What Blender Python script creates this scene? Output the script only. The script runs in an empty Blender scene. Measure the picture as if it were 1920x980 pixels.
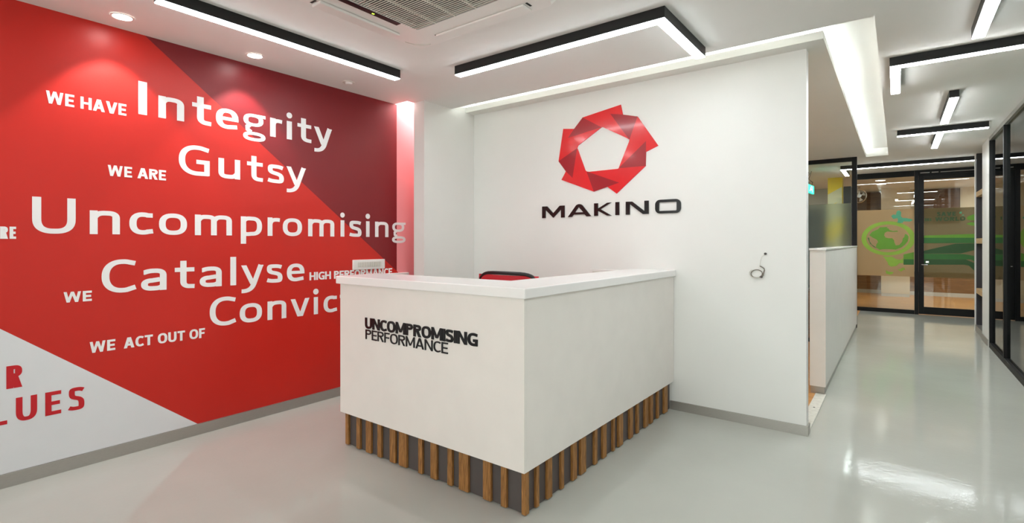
import bpy, bmesh, math, random
from mathutils import Vector, Matrix
R = math.radians
S = bpy.context.scene
COL = S.collection

# ------------------------------------------------------------------ camera
FPX, EYE, HOR, YAW = 951.0, 1.4, 454.0, R(37.2)
cam = bpy.data.cameras.new('camera'); cam.sensor_width = 36.0; cam.sensor_fit = 'HORIZONTAL'
cam.lens = FPX / 1920 * 36.0
cam.shift_y = -(490 - HOR) / 1920.0
cam.clip_start = 0.05; cam.clip_end = 100
cam_o = bpy.data.objects.new('camera', cam); COL.objects.link(cam_o)
cam_o.location = (0, 0, EYE); cam_o.rotation_euler = (R(90), 0, YAW)
S.camera = cam_o

# ------------------------------------------------------------------ world + exposure
w = bpy.data.worlds.new('world'); S.world = w; w.use_nodes = True
w.node_tree.nodes['Background'].inputs[0].default_value = (1.0, 1.0, 1.0, 1)
w.node_tree.nodes['Background'].inputs[1].default_value = 1.42
S.view_settings.view_transform = 'Standard'; S.view_settings.look = 'None'
S.view_settings.gamma = 1.0; S.view_settings.use_curve_mapping = False
S.view_settings.exposure = 1.26
LED = 13.0           # radiance of the linear light diffusers
COVE = 22.0          # radiance of the hidden strips on top of the ceiling raft
S.cycles.max_bounces = 10; S.cycles.diffuse_bounces = 6; S.cycles.glossy_bounces = 5
S.cycles.transmission_bounces = 8; S.cycles.transparent_max_bounces = 12
S.cycles.sample_clamp_indirect = 6.0
S.cycles.use_denoising = True

# ------------------------------------------------------------------ photo pixel -> real plane
FW = (-math.sin(YAW), math.cos(YAW)); RT = (math.cos(YAW), math.sin(YAW))
def ray(px, py):
    u = (px - 960) / FPX; v = (HOR - py) / FPX
    return FW[0] + u * RT[0], FW[1] + u * RT[1], v
def onx(px, py, x):
    d = ray(px, py); t = x / d[0]; return d[1] * t, EYE + d[2] * t
def ony(px, py, y):
    d = ray(px, py); t = y / d[1]; return d[0] * t, EYE + d[2] * t

# ------------------------------------------------------------------ materials
def lin(c):
    return tuple(((v / 255) / 12.92 if v / 255 <= .04045 else ((v / 255 + .055) / 1.055) ** 2.4) for v in c)
MATS = {}
def mat(name, rgb, rough=.5, metal=0, spec=.5, noise=0, nscale=8, bump=0, bscale=120, emit=0, ecol=None, coat=0, stretch=None):
    if name in MATS: return MATS[name]
    m = bpy.data.materials.new(name); m.use_nodes = True; nt = m.node_tree; b = nt.nodes['Principled BSDF']
    c = lin(rgb) + (1,)
    b.inputs['Base Color'].default_value = c; b.inputs['Roughness'].default_value = rough
    b.inputs['Metallic'].default_value = metal; b.inputs['Specular IOR Level'].default_value = spec
    b.inputs['Coat Weight'].default_value = coat; b.inputs['Coat Roughness'].default_value = .08
    tc = nt.nodes.new('ShaderNodeTexCoord'); mp = nt.nodes.new('ShaderNodeMapping')
    nt.links.new(tc.outputs['Object'], mp.inputs[0])
    if stretch: mp.inputs['Scale'].default_value = stretch
    if noise:
        n = nt.nodes.new('ShaderNodeTexNoise'); n.inputs['Scale'].default_value = nscale; n.inputs['Detail'].default_value = 5
        nt.links.new(mp.outputs[0], n.inputs['Vector'])
        rp = nt.nodes.new('ShaderNodeMapRange'); rp.inputs[1].default_value = .3; rp.inputs[2].default_value = .7
        rp.inputs[3].default_value = 1 - noise; rp.inputs[4].default_value = 1 + noise
        nt.links.new(n.outputs[0], rp.inputs[0])
        mx = nt.nodes.new('ShaderNodeMix'); mx.data_type = 'RGBA'; mx.blend_type = 'MULTIPLY'; mx.inputs[0].default_value = 1
        mx.inputs[6].default_value = c; nt.links.new(rp.outputs[0], mx.inputs[7])
        nt.links.new(mx.outputs[2], b.inputs['Base Color'])
    if bump:
        n2 = nt.nodes.new('ShaderNodeTexNoise'); n2.inputs['Scale'].default_value = bscale; n2.inputs['Detail'].default_value = 3
        nt.links.new(mp.outputs[0], n2.inputs['Vector'])
        bp = nt.nodes.new('ShaderNodeBump'); bp.inputs['Strength'].default_value = bump; bp.inputs['Distance'].default_value = .004
        nt.links.new(n2.outputs[0], bp.inputs['Height']); nt.links.new(bp.outputs[0], b.inputs['Normal'])
    if emit:
        b.inputs['Emission Color'].default_value = (ecol or (1, 1, 1)) + (1,) if len(ecol or (1, 1, 1)) == 3 else ecol
        b.inputs['Emission Strength'].default_value = emit
    MATS[name] = m; return m

WHITE = mat('white wall paint', (232, 231, 227), .45, noise=.012, nscale=2.5, bump=.05, bscale=60)
CEIL = mat('ceiling paint', (230, 228, 224), .75, noise=.01, nscale=3, bump=.05, bscale=90)
RAFT = mat('raft paint', (230, 228, 222), .7, noise=.01, nscale=3)
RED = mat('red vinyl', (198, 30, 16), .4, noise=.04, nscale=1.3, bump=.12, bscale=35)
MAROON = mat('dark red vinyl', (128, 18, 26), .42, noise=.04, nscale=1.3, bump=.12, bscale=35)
RED_LIT = mat('light-washed red vinyl', (252, 160, 162), .42, noise=.03, nscale=1.3)  # red vinyl under strong light, the wash painted in as pale pink
VWHITE = mat('white vinyl', (222, 222, 224), .4, noise=.01)
LETTERW = mat('white letter vinyl', (240, 239, 238), .4, noise=.01)
LETTERR = mat('red letter vinyl', (196, 20, 32), .4, noise=.02)
ALU = mat('brushed aluminium', (176, 172, 166), .38, metal=.75, noise=.05, nscale=40, stretch=(1, 1, 12))
LAMW = mat('warm white laminate', (232, 226, 220), .42, noise=.02, nscale=6, bump=.05, bscale=80)
TOPW = mat('solid surface white', (240, 237, 235), .22, noise=.008, nscale=20)
GREY = mat('charcoal laminate', (84, 76, 74), .5, noise=.05, nscale=10)
BLACK = mat('black powder coat', (10, 10, 11), .5, spec=.3, noise=.05, nscale=20)
HOUS = mat('black light housing', (26, 26, 26), .45, spec=.35, noise=.05, nscale=20)
BACRY = mat('black acrylic', (12, 10, 12), .18, noise=.02)
LOGOR = mat('red acrylic', (222, 36, 40), .2, noise=.02, coat=.3)
LOGOD = mat('dark red acrylic', (160, 34, 42), .2, noise=.02, coat=.3)
PLAST = mat('white plastic', (232, 228, 224), .3, noise=.01)
PLASTG = mat('off white plastic', (214, 210, 200), .4, noise=.01)
DARK = mat('dark recess', (22, 18, 18), .7, noise=.05)
CHROME = mat('chrome', (215, 215, 215), .15, metal=1, noise=.02)
MESHR = mat('red mesh fabric', (196, 16, 34), .6, noise=.1, nscale=160, bump=.4, bscale=500)
BPLAS = mat('black plastic', (16, 16, 17), .35, noise=.03)
DIFF = mat('led diffuser', (255, 255, 255), .5, emit=LED, ecol=(.90, .97, 1.0), noise=.002)
DIFFC = mat('corridor led diffuser', (255, 255, 255), .5, emit=LED * 2.3, ecol=(.93, .97, .98), noise=.002)
STRIP = mat('led strip', (255, 255, 255), .5, emit=COVE, ecol=(.88, .99, 1.0), noise=.002)
DOWN = mat('downlight glow', (255, 255, 255), .5, emit=16, ecol=(1, .97, .93), noise=.002)
CREAM = mat('cream paint', (228, 212, 182), .6, noise=.02, nscale=3)
YEL = mat('yellow paint', (244, 220, 60), .55, noise=.03)
PALE = mat('pale yellow paint', (226, 228, 190), .55, noise=.02)
NAVY = mat('dark blue paint', (52, 66, 82), .55, noise=.15, nscale=3)
TEAL = mat('dark teal stand-in', (20, 62, 56), .35, noise=.1, nscale=2)
SAGE = mat('grey green paint', (140, 150, 136), .6, noise=.03)
EXITG = mat('exit green', (10, 150, 110), .4, emit=.9, ecol=(.02, .75, .48), noise=.01)
EXITW = mat('exit white', (240, 255, 250), .4, emit=1.2, ecol=(.8, 1, .95), noise=.01)
GRN = [mat('leaf green film', (104, 160, 44), .5, noise=.05), mat('lime film', (146, 186, 62), .5, noise=.05),
       mat('deep green film', (52, 112, 48), .5, noise=.05), mat('mint film', (84, 172, 132), .5, noise=.05),
       mat('forest green film', (44, 84, 40), .5, noise=.05)]
THRESH = mat('scuffed threshold', (206, 204, 194), .4, noise=.12, nscale=30)
WIRE = mat('grey cable', (128, 120, 108), .35, metal=.4, noise=.05)

def wood(name, c1, c2, scale=(1, 1, 1), rough=.45, ring=6):
    m = bpy.data.materials.new(name); m.use_nodes = True; nt = m.node_tree; b = nt.nodes['Principled BSDF']
    b.inputs['Roughness'].default_value = rough
    tc = nt.nodes.new('ShaderNodeTexCoord'); mp = nt.nodes.new('ShaderNodeMapping'); mp.inputs['Scale'].default_value = scale
    oi = nt.nodes.new('ShaderNodeObjectInfo')
    nt.links.new(tc.outputs['Object'], mp.inputs[0])
    n = nt.nodes.new('ShaderNodeTexNoise'); n.noise_dimensions = '4D'; n.inputs['Scale'].default_value = ring
    n.inputs['Detail'].default_value = 8; n.inputs['Distortion'].default_value = .8
    mu = nt.nodes.new('ShaderNodeMath'); mu.operation = 'MULTIPLY'; mu.inputs[1].default_value = 37
    nt.links.new(oi.outputs['Random'], mu.inputs[0]); nt.links.new(mu.outputs[0], n.inputs['W'])
    nt.links.new(mp.outputs[0], n.inputs['Vector'])
    cr = nt.nodes.new('ShaderNodeValToRGB'); cr.color_ramp.elements[0].position = .32; cr.color_ramp.elements[1].position = .68
    cr.color_ramp.elements[0].color = lin(c1) + (1,); cr.color_ramp.elements[1].color = lin(c2) + (1,)
    nt.links.new(n.outputs[0], cr.inputs[0]); nt.links.new(cr.outputs[0], b.inputs['Base Color'])
    bp = nt.nodes.new('ShaderNodeBump'); bp.inputs['Strength'].default_value = .15; bp.inputs['Distance'].default_value = .003
    nt.links.new(n.outputs[0], bp.inputs['Height']); nt.links.new(bp.outputs[0], b.inputs['Normal'])
    return m
OAK = wood('slat oak', (118, 78, 36), (176, 124, 66), (9, 9, 1.0), .5, 12)
OAKS = wood('shelf oak', (176, 142, 100), (206, 174, 130), (2, 14, 14), .5, 6)
WENGE = wood('brown veneer', (78, 50, 28), (112, 76, 44), (1, 1, 14), .5, 3)
WAINS = wood('oak wainscot', (122, 84, 46), (160, 116, 70), (1, 1, 10), .5, 3)
FLOORW = wood('laminate floor', (176, 122, 66), (206, 152, 92), (.8, 8, 1), .35, 2)

def floor_mat():
    m = bpy.data.materials.new('epoxy floor'); m.use_nodes = True; nt = m.node_tree; b = nt.nodes['Principled BSDF']
    tc = nt.nodes.new('ShaderNodeTexCoord')
    n = nt.nodes.new('ShaderNodeTexNoise'); n.inputs['Scale'].default_value = .9; n.inputs['Detail'].default_value = 6
    nt.links.new(tc.outputs['Object'], n.inputs['Vector'])
    cr = nt.nodes.new('ShaderNodeValToRGB'); cr.color_ramp.elements[0].position = .3; cr.color_ramp.elements[1].position = .7
    cr.color_ramp.elements[0].color = lin((172, 172, 164)) + (1,); cr.color_ramp.elements[1].color = lin((182, 182, 174)) + (1,)
    nt.links.new(n.outputs[0], cr.inputs[0]); nt.links.new(cr.outputs[0], b.inputs['Base Color'])
    b.inputs['Roughness'].default_value = .05; b.inputs['Specular IOR Level'].default_value = .28
    n2 = nt.nodes.new('ShaderNodeTexNoise'); n2.inputs['Scale'].default_value = 38; n2.inputs['Detail'].default_value = 4
    n3 = nt.nodes.new('ShaderNodeTexNoise'); n3.inputs['Scale'].default_value = 5; n3.inputs['Detail'].default_value = 2
    nt.links.new(tc.outputs['Object'], n2.inputs['Vector']); nt.links.new(tc.outputs['Object'], n3.inputs['Vector'])
    ad = nt.nodes.new('ShaderNodeMath'); ad.operation = 'MULTIPLY_ADD'; ad.inputs[1].default_value = .5
    nt.links.new(n2.outputs[0], ad.inputs[0]); nt.links.new(n3.outputs[0], ad.inputs[2])
    bp = nt.nodes.new('ShaderNodeBump'); bp.inputs['Strength'].default_value = .11; bp.inputs['Distance'].default_value = .008
    nt.links.new(ad.outputs[0], bp.inputs['Height']); nt.links.new(bp.outputs[0], b.inputs['Normal'])
    return m
EPOXY = floor_mat()

def glass_mat(name, tint, refl=1.0, rough=.0):
    """thin architectural pane: see-through with fresnel reflection"""
    m = bpy.data.materials.new(name); m.use_nodes = True; nt = m.node_tree; nt.nodes.clear()
    out = nt.nodes.new('ShaderNodeOutputMaterial'); mx = nt.nodes.new('ShaderNodeMixShader')
    tr = nt.nodes.new('ShaderNodeBsdfTransparent'); tr.inputs[0].default_value = tint + (1,)
    gl = nt.nodes.new('ShaderNodeBsdfGlossy'); gl.inputs['Roughness'].default_value = rough
    fr = nt.nodes.new('ShaderNodeFresnel'); fr.inputs[0].default_value = 1.52
    mu = nt.nodes.new('ShaderNodeMath'); mu.operation = 'MULTIPLY'; mu.inputs[1].default_value = refl; mu.use_clamp = True
    nt.links.new(fr.outputs[0], mu.inputs[0]); nt.links.new(mu.outputs[0], mx.inputs[0])
    nt.links.new(tr.outputs[0], mx.inputs[1]); nt.links.new(gl.outputs[0], mx.inputs[2]); nt.links.new(mx.outputs[0], out.inputs[0])
    return m
GLASS = glass_mat('clear glass', (.93, .96, .93), 1.0)
GLASSG = glass_mat('green tinted glass', (.55, .76, .66), 1.1)
def film_mat(name, rgb, see, rough=None):
    m = bpy.data.materials.new(name); m.use_nodes = True; nt = m.node_tree; nt.nodes.clear()
    out = nt.nodes.new('ShaderNodeOutputMaterial')
    c = lin(rgb) + (1,)
    df = nt.nodes.new('ShaderNodeBsdfDiffuse'); df.inputs[0].default_value = c
    tl = nt.nodes.new('ShaderNodeBsdfTranslucent'); tl.inputs[0].default_value = c
    a = nt.nodes.new('ShaderNodeMixShader'); a.inputs[0].default_value = .5
    nt.links.new(df.outputs[0], a.inputs[1]); nt.links.new(tl.outputs[0], a.inputs[2])
    if rough is None:
        tr = nt.nodes.new('ShaderNodeBsdfTransparent'); tr.inputs[0].default_value = (1, 1, 1, 1)
    else:
        tr = nt.nodes.new('ShaderNodeBsdfRefraction'); tr.inputs['IOR'].default_value = 1.15
        tr.inputs['Roughness'].default_value = rough; tr.inputs[0].default_value = (.95, .97, .94, 1)
    mx = nt.nodes.new('ShaderNodeMixShader'); mx.inputs[0].default_value = see
    nt.links.new(a.outputs[0], mx.inputs[1]); nt.links.new(tr.outputs[0], mx.inputs[2]); nt.links.new(mx.outputs[0], out.inputs[0])
    return m
FILM = film_mat('beige film', (226, 200, 158), .22)
FILM_DIM = film_mat('dim beige film', (150, 136, 100), .34)  # same beige film, darkened in colour where no bright pillar backlights it
FROST = film_mat('frosted film', (176, 186, 174), .86, .4)

# ------------------------------------------------------------------ mesh helpers
def box(bm, x0, x1, y0, y1, z0, z1):
    v = [bm.verts.new(p) for p in ((x0, y0, z0), (x1, y0, z0), (x1, y1, z0), (x0, y1, z0), (x0, y0, z1), (x1, y0, z1), (x1, y1, z1), (x0, y1, z1))]
    for f in ((0, 3, 2, 1), (4, 5, 6, 7), (0, 1, 5, 4), (1, 2, 6, 5), (2, 3, 7, 6), (3, 0, 4, 7)):
        bm.faces.new([v[i] for i in f])
def prism(bm, poly, z0, z1, M=None):
    """extrude a 2D outline; M maps (u, v, w) to the scene"""
    M = M or (lambda u, v, q: (u, v, q))
    a = [bm.verts.new(M(u, v, z0)) for u, v in poly]; b = [bm.verts.new(M(u, v, z1)) for u, v in poly]
    bm.faces.new(a[::-1]); bm.faces.new(b); n = len(poly)
    for i in range(n): bm.faces.new((a[i], a[(i + 1) % n], b[(i + 1) % n], b[i]))
def cyl(bm, c, r, h, n=24, r2=None, axis='Z'):
    r2 = r if r2 is None else r2
    def P(a, rr, q):
        u, v = rr * math.cos(a), rr * math.sin(a)
        return {'Z': (c[0] + u, c[1] + v, c[2] + q), 'X': (c[0] + q, c[1] + u, c[2] + v), 'Y': (c[0] + u, c[1] + q, c[2] + v)}[axis]
    a = [bm.verts.new(P(2 * math.pi * i / n, r, 0)) for i in range(n)]; b = [bm.verts.new(P(2 * math.pi * i / n, r2, h)) for i in range(n)]
    bm.faces.new(a[::-1]); bm.faces.new(b)
    for i in range(n): bm.faces.new((a[i], a[(i + 1) % n], b[(i + 1) % n], b[i]))
def tube(bm, pts, r, n=8, closed=False):
    rings = []; N = len(pts); pts = [Vector(p) for p in pts]
    for i, p in enumerate(pts):
        if closed: t = pts[(i + 1) % N] - pts[i - 1]
        else: t = pts[min(i + 1, N - 1)] - pts[max(i - 1, 0)]
        t.normalize(); up = Vector((0, 0, 1)) if abs(t.z) < .9 else Vector((0, 1, 0))
        a = t.cross(up).normalized(); b = t.cross(a).normalized()
        rings.append([bm.verts.new(p + a * r * math.cos(k * 2 * math.pi / n) + b * r * math.sin(k * 2 * math.pi / n)) for k in range(n)])
    for i in range(N if closed else N - 1):
        A, B = rings[i], rings[(i + 1) % N]
        for k in range(n): bm.faces.new((A[k], A[(k + 1) % n], B[(k + 1) % n], B[k]))
    if not closed: bm.faces.new(rings[0][::-1]); bm.faces.new(rings[-1])
def obj(name, bm, m, parent=None, label=None, bevel=0, seg=2, smooth=False, loc=None):
    bmesh.ops.recalc_face_normals(bm, faces=bm.faces[:])
    me = bpy.data.meshes.new(name); bm.to_mesh(me); bm.free()
    o = bpy.data.objects.new(name, me); COL.objects.link(o); me.materials.append(m)
    if smooth: me.shade_smooth()
    if bevel:
        b = o.modifiers.new('bevel', 'BEVEL'); b.width = bevel; b.segments = seg; b.limit_method = 'ANGLE'
    if parent:
        o.parent = parent; o.matrix_parent_inverse = Matrix.Translation(-parent.location)
    if label: o['label'] = label
    return o
def bx(name, m, x0, x1, y0, y1, z0, z1, parent=None, label=None, bevel=0, seg=2):
    bm = bmesh.new(); box(bm, x0, x1, y0, y1, z0, z1); return obj(name, bm, m, parent, label, bevel, seg)
def st(o): o['kind'] = 'structure'; return o
def tag(o, label, cat, group=None):
    o['label'] = label; o['category'] = cat
    if group: o['group'] = group
    return o
def thing(name, label, cat, loc, group=None):
    o = bpy.data.objects.new(name, None); COL.objects.link(o); o.location = loc; o.empty_display_size = .1
    return tag(o, label, cat, group)

# ------------------------------------------------------------------ the shell
XL, YB, XR = -4.06, 4.21, .98
CH = 2.8
bm = bmesh.new()
for r in ((-4.2, 5.0, -2.6, YB + .1), (-.60, 5.0, YB + .1, 12.62)):
    box(bm, r[0], r[1], r[2], r[3], -.06, 0)
st(obj('floor', bm, EPOXY))
bm = bmesh.new(); box(bm, -4.2, -.601, YB + .101, 12.62, -.06, 0); box(bm, -4.2, 5.0, 12.621, 17.3, -.06, 0)
st(obj('floor_wood', bm, FLOORW))
st(bx('wall_left', WHITE, -4.2, XL - .002, -2.6, 17.3, 0, 2.95))
bm = bmesh.new(); box(bm, -3.72, -.522, YB, YB + .1, 0, CH)
st(obj('wall_back', bm, WHITE))
st(bx('wall_pier', WHITE, -3.87, -3.7201, 3.467, YB + .1, 0, CH))
st(bx('wall_passage_end', WHITE, XL, -3.72, 5.1, 5.2, 0, 2.95))
st(bx('wall_passage_side', WHITE, -3.87, -3.72, YB + .101, 5.1, 0, CH))
bm = bmesh.new(); box(bm, -4.2, 2.7, -2.7, -2.6, 2.5, CH); box(bm, -4.2, 2.7, -2.7, -2.6, 0, .3); box(bm, -4.2, -3.9, -2.7, -2.6, .3, 2.5); box(bm, 2.4, 2.7, -2.7, -2.6, .3, 2.5)
st(obj('wall_front', bm, WHITE))
fill_win = st(bx('fill_window_1', ALU, -3.9, 2.4, -2.69, -2.61, .3, .36))  # made-up window out of view, added to let in fill daylight
for xx in (-3.9, -2.34, -.78, .78, 2.34): bx('fill_window_mullion', ALU, xx, xx + .06, -2.68, -2.62, .361, 2.5, fill_win)
for xx in (-3.84, -2.28, -.72, .84): bx('pane', GLASS, xx, xx + 1.5, -2.655, -2.645, .361, 2.5, fill_win)  # panes of the made-up fill window
st(bx('wall_lobby_right', WHITE, 2.6, 2.7, -2.6, 3.0, 0, CH))
st(bx('wall_lobby_return', WHITE, XR, 2.7, 3.0, 3.1, 0, CH))
st(bx('wall_corridor_right', WHITE, XR, 1.3, 9.27, 9.93, 0, CH))
st(bx('wall_corridor_far', WHITE, 1.38, 1.46, 10.98, 12.6, 0, CH))
st(bx('wall_niche', WHITE, 1.38, 1.46, 9.27, 10.97, 0, CH))
st(bx('wall_far', CREAM, -4.2, 5.0, 17.2, 17.3, 0, 2.95))
st(bx('wall_room_right', SAGE, 4.9, 5.0, 3.1, 17.2, 0, 2.95))
st(bx('wall_room_front', SAGE, 2.7, 4.9, 3.0, 3.1, 0, 2.95))
st(bx('wall_room_divider', SAGE, 1.46, 4.9, 12.45, 12.55, 0, 2.8))
# ceiling with the lit slot round the floating raft
bm = bmesh.new()
box(bm, -4.2, 5.0, -2.7, 3.38, CH, 2.93)
box(bm, -3.87, 5.0, 3.38, 3.86, CH, 2.93)
box(bm, -.11, 5.0, 3.86, 10.15, CH, 2.93)
box(bm, -3.87, -3.72, 3.86, 5.2, CH, 2.93)
box(bm, -4.2, -3.72, 5.2, 10.15, CH, 2.93)
box(bm, -4.2, 5.0, 10.15, 17.3, CH, 2.93)
box(bm, -4.2, 5.0, 3.3, 10.25, 2.9301, 2.96)
st(obj('ceiling', bm, CEIL))
raft = st(bx('ceiling_raft', RAFT, -3.719, -.404, 4.07, 10.149, CH + .0005, 2.856))
bx('led_strip', STRIP, -3.7, -.47, 4.15, 4.165, 2.857, 2.869, raft)
bx('led_strip', STRIP, -.50, -.485, 4.2, 10.1, 2.857, 2.869, raft)
slot = bx('slot_light', mat('slot led', (255, 255, 255), .5, emit=6.5, ecol=(.95, .98, 1.0), noise=.002), -4.04, -3.89, 3.40, 4.9, 2.915, 2.925)
tag(slot, 'bright cool slot light above the narrow gap beside the red wall', 'light')
# skirtings
st(bx('baseboard_left', ALU, XL, XL + .014, -2.6, 5.0, 0, .078))
bm = bmesh.new(); box(bm, -1.52, -.522 + .012, YB - .012, YB, 0, .072); box(bm, -.522, -.51, YB, YB + .1, 0, .072)
st(obj('baseboard_back', bm, ALU))
st(bx('baseboard_pier', ALU, -3.87, -3.708, 3.455, 3.467, 0, .072))
st(bx('baseboard_right', ALU, .97, XR, 9.3, 9.93, 0, .09))
st(bx('baseboard_far', ALU, 1.37, 1.38, 10.98, 12.5, 0, .09))
tr = st(bx('trim_1', THRESH, -.60, -.515, YB + .115, 5.44, 0, .008, bevel=.003))
for yy in (4.55, 4.95):
    bm = bmesh.new(); cyl(bm, (-.557, yy, .008), .008, .002, 10); obj('screw', bm, GREY, tr)

# ------------------------------------------------------------------ lettering: every glyph drawn from its own strokes
def se(cx, cy, rx, ry, a0, a1, n=18, p=2.5):
    o = []
    for i in range(n + 1):
        a = R(a0 + (a1 - a0) * i / n); c, s = math.cos(a), math.sin(a)
        o.append((cx + rx * math.copysign(abs(c) ** (2 / p), c), cy + ry * math.copysign(abs(s) ** (2 / p), s)))
    return o
def bz(p0, p1, p2, p3, n=12):
    return [tuple((1 - t) ** 3 * a + 3 * (1 - t) ** 2 * t * b + 3 * (1 - t) * t * t * c + t ** 3 * d for a, b, c, d in zip(p0, p1, p2, p3)) for t in [i / n for i in range(n + 1)]]
def glyph(ch, W, H, s, t, X=None):
    """list of polygons for a glyph W wide; H cap or x height; s stem, t thin stroke"""
    P = []
    def rect(x0, y0, x1, y1): P.append([(x0, y0), (x1, y0), (x1, y1), (x0, y1)])
    def dg(x0, y0, x1, y1, k=1.0):
        h = s * k / 2; P.append([(x0 - h, y0), (x0 + h, y0), (x1 + h, y1), (x1 - h, y1)])
    def rib(pts, a=None, b=None, closed=False):
        pts = [q for i, q in enumerate(pts) if i == 0 or abs(q[0] - pts[i - 1][0]) + abs(q[1] - pts[i - 1][1]) > 1e-6]
        L, Rr = [], []; N = len(pts)
        for i, q in enumerate(pts):
            if closed: d = (pts[(i + 1) % N][0] - pts[i - 1][0], pts[(i + 1) % N][1] - pts[i - 1][1])
            else:
                u, v = pts[min(i + 1, N - 1)], pts[max(i - 1, 0)]; d = (u[0] - v[0], u[1] - v[1])
            l = math.hypot(*d) or 1; d = (d[0] / l, d[1] / l)
            wd = math.hypot(s * d[1], t * d[0]) / 2
            L.append((q[0] - d[1] * wd, q[1] + d[0] * wd)); Rr.append((q[0] + d[1] * wd, q[1] - d[0] * wd))
        P.append(('strip', L, Rr, closed))
    hs, ht = s / 2, t / 2
    if ch in 'Il': rect(0, 0, W, H)
    elif ch == 'i':
        c = W / 2; rect(c - hs, 0, c + hs, X)
        P.append([(c + W / 2 * math.cos(a * math.pi / 8), X * 1.32 + W * .5 * math.sin(a * math.pi / 8)) for a in range(16)])
    elif ch == 'n':
        rect(0, 0, s, H); rib(bz((hs, H * .70), (W * .25, H * .92), (W * .40, H - ht), (W * .6, H - ht)) + se(W * .6, H * .68, W * .4 - hs, H * .32 - ht, 90, 0, 10)[1:] + [(W - hs, 0)])
    elif ch == 'u':
        rect(W - s, 0, W, H); rib([(hs, H)] + se(W * .4, H * .32, W * .4 - hs, H * .32 - ht, 180, 270, 10) + bz((W * .4, ht), (W * .6, ht), (W * .75, H * .08), (W - hs, H * .3))[1:])
    elif ch == 'm':
        rect(0, 0, s, H); h2 = (W + s) / 2
        for o in (0, h2 - s):
            rib([(o + a, b) for a, b in bz((hs, H * .70), (h2 * .25, H * .92), (h2 * .4, H - ht), (h2 * .58, H - ht)) + se(h2 * .58, H * .7, h2 * .42 - hs, H * .3 - ht, 90, 0, 10)[1:] + [(h2 - hs, 0)]])
    elif ch == 'r':
        rect(0, 0, s, H); rib(bz((hs, H * .62), (W * .25, H * .88), (W * .55, H - ht * .9), (W, H - ht * 1.3)))
    elif ch == 't':
        c = W * .42; rect(0, H - t, W * .97, H)
        rib([(c, H * 1.32), (c, H * .4)] + se(c + W * .36, H * .36, W * .36, H * .36 - ht, 180, 270, 10)[1:] + [(W * .98, H * .09)])
    elif ch in 'oO': rib(se(W / 2, H / 2, W / 2 - hs, H / 2 - ht, 0, 360, 40)[:-1], closed=True)
    elif ch == 'c': rib(se(W * .56, H / 2, W * .56 - hs, H / 2 - ht, 62, 298, 30, 2.4)[0:], 0); P.pop(0) if False else None; rib([(W * .97, H * .93 - ht * .6), se(W * .56, H / 2, W * .56 - hs, H / 2 - ht, 66, 66, 1, 2.4)[0]]); rib([(W * .98, H * .07 + ht * .9), se(W * .56, H / 2, W * .56 - hs, H / 2 - ht, 294, 294, 1, 2.4)[0]])
    elif ch == 'C': 
        a = se(W * .6, H / 2, W * .6 - hs, H / 2 - ht, 78, 282, 30, 2.3)
        rib([(W * .97, H * .94 - ht)] + a + [(W * .98, H * .08 + ht)])
    elif ch == 'G':
        a = se(W * .6, H / 2, W * .6 - hs, H / 2 - ht, 78, 276, 30, 2.3)
        rib([(W * .97, H * .94 - ht)] + a + [(W - s * .2, ht * 1.15)]); rect(W - s * .92, 0.02 * H, W, H * .53); rect(W * .56, H * .53 - t, W, H * .53)
    elif ch == 'e':
        rib([(W - hs, H * .42), (W - hs, H * .52)] + se(W / 2, H / 2, W / 2 - hs, H / 2 - ht, 3, 285, 34, 2.4) + [(W * .94, H * .08 + ht * .8)]); rect(hs, H * .42, W - hs, H * .42 + t * .85)
    elif ch == 'a':
        rib([(W * .10, H * .93 - ht)] + bz((W * .12, H * .93 - ht), (W * .3, H - ht), (W * .4, H - ht), (W * .55, H - ht)) + se(W * .55, H * .68, W * .45 - hs, H * .32 - ht, 90, 0, 10)[1:] + [(W - hs, 0)])
        rib([(W - s, H * .60 - ht), (W * .5, H * .57 - ht)] + se(W * .45, H * .28, W * .45 - hs, H * .28 - ht, 92, 270, 16) + bz((W * .45, ht), (W * .6, ht), (W * .75, H * .08), (W - hs, H * .22))[1:])
    elif ch == 's' or ch == 'S':
        rib([(W * .93, H * .94 - ht)] + bz((W * .93, H * .94 - ht), (W * .75, H - ht), (W * .6, H - ht), (W * .5, H - ht)) + bz((W * .5, H - ht), (W * .18, H - ht), (hs, H * .92), (hs, H * .72))[1:]
            + bz((hs, H * .72), (hs, H * .45), (W - hs, H * .62), (W - hs, H * .29))[1:] + bz((W - hs, H * .29), (W - hs, H * .08), (W * .8, ht), (W * .48, ht))[1:] + bz((W * .48, ht), (W * .3, ht), (W * .15, ht * 1.2), (W * .02, H * .06 + ht))[1:])
    elif ch == 'p':
        rect(0, -H * .42, s, H); rib(bz((hs, H * .76), (W * .25, H * .94), (W * .38, H - ht), (W * .52, H - ht)) + se(W * .52, H / 2, W * .48 - hs, H / 2 - ht, 90, -90, 18)[1:] + bz((W * .52, ht), (W * .4, ht), (W * .25, H * .04), (hs, H * .14))[1:])
    elif ch == 'v': dg(W * .5 - s * .12, 0, hs, H, 1); dg(W * .5 + s * .12, 0, W - hs, H, 1)
    elif ch == 'V': dg(W * .5 - s * .1, 0, hs * 1.1, H, 1.1); dg(W * .5 + s * .1, 0, W - hs * 1.1, H, 1.1)
    elif ch == 'y':
        dg(W * .52, 0, hs, H, 1); rib([(W - hs, H), (W * .56, 0)] + bz((W * .56, 0), (W * .46, -H * .26), (W * .3, -H * .36), (W * .02, -H * .34))[1:]); rect(W - s, H - t * .35, W, H)
    elif ch == 'g':
        s *= .82; t *= .8; hs, ht = s / 2, t / 2
        rib(se(W * .46, H * .68, W * .44 - hs, H * .32 - ht, 0, 360, 28)[:-1], closed=True); rib([(W * .55, H - ht), (W, H - ht * .9)])
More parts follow.
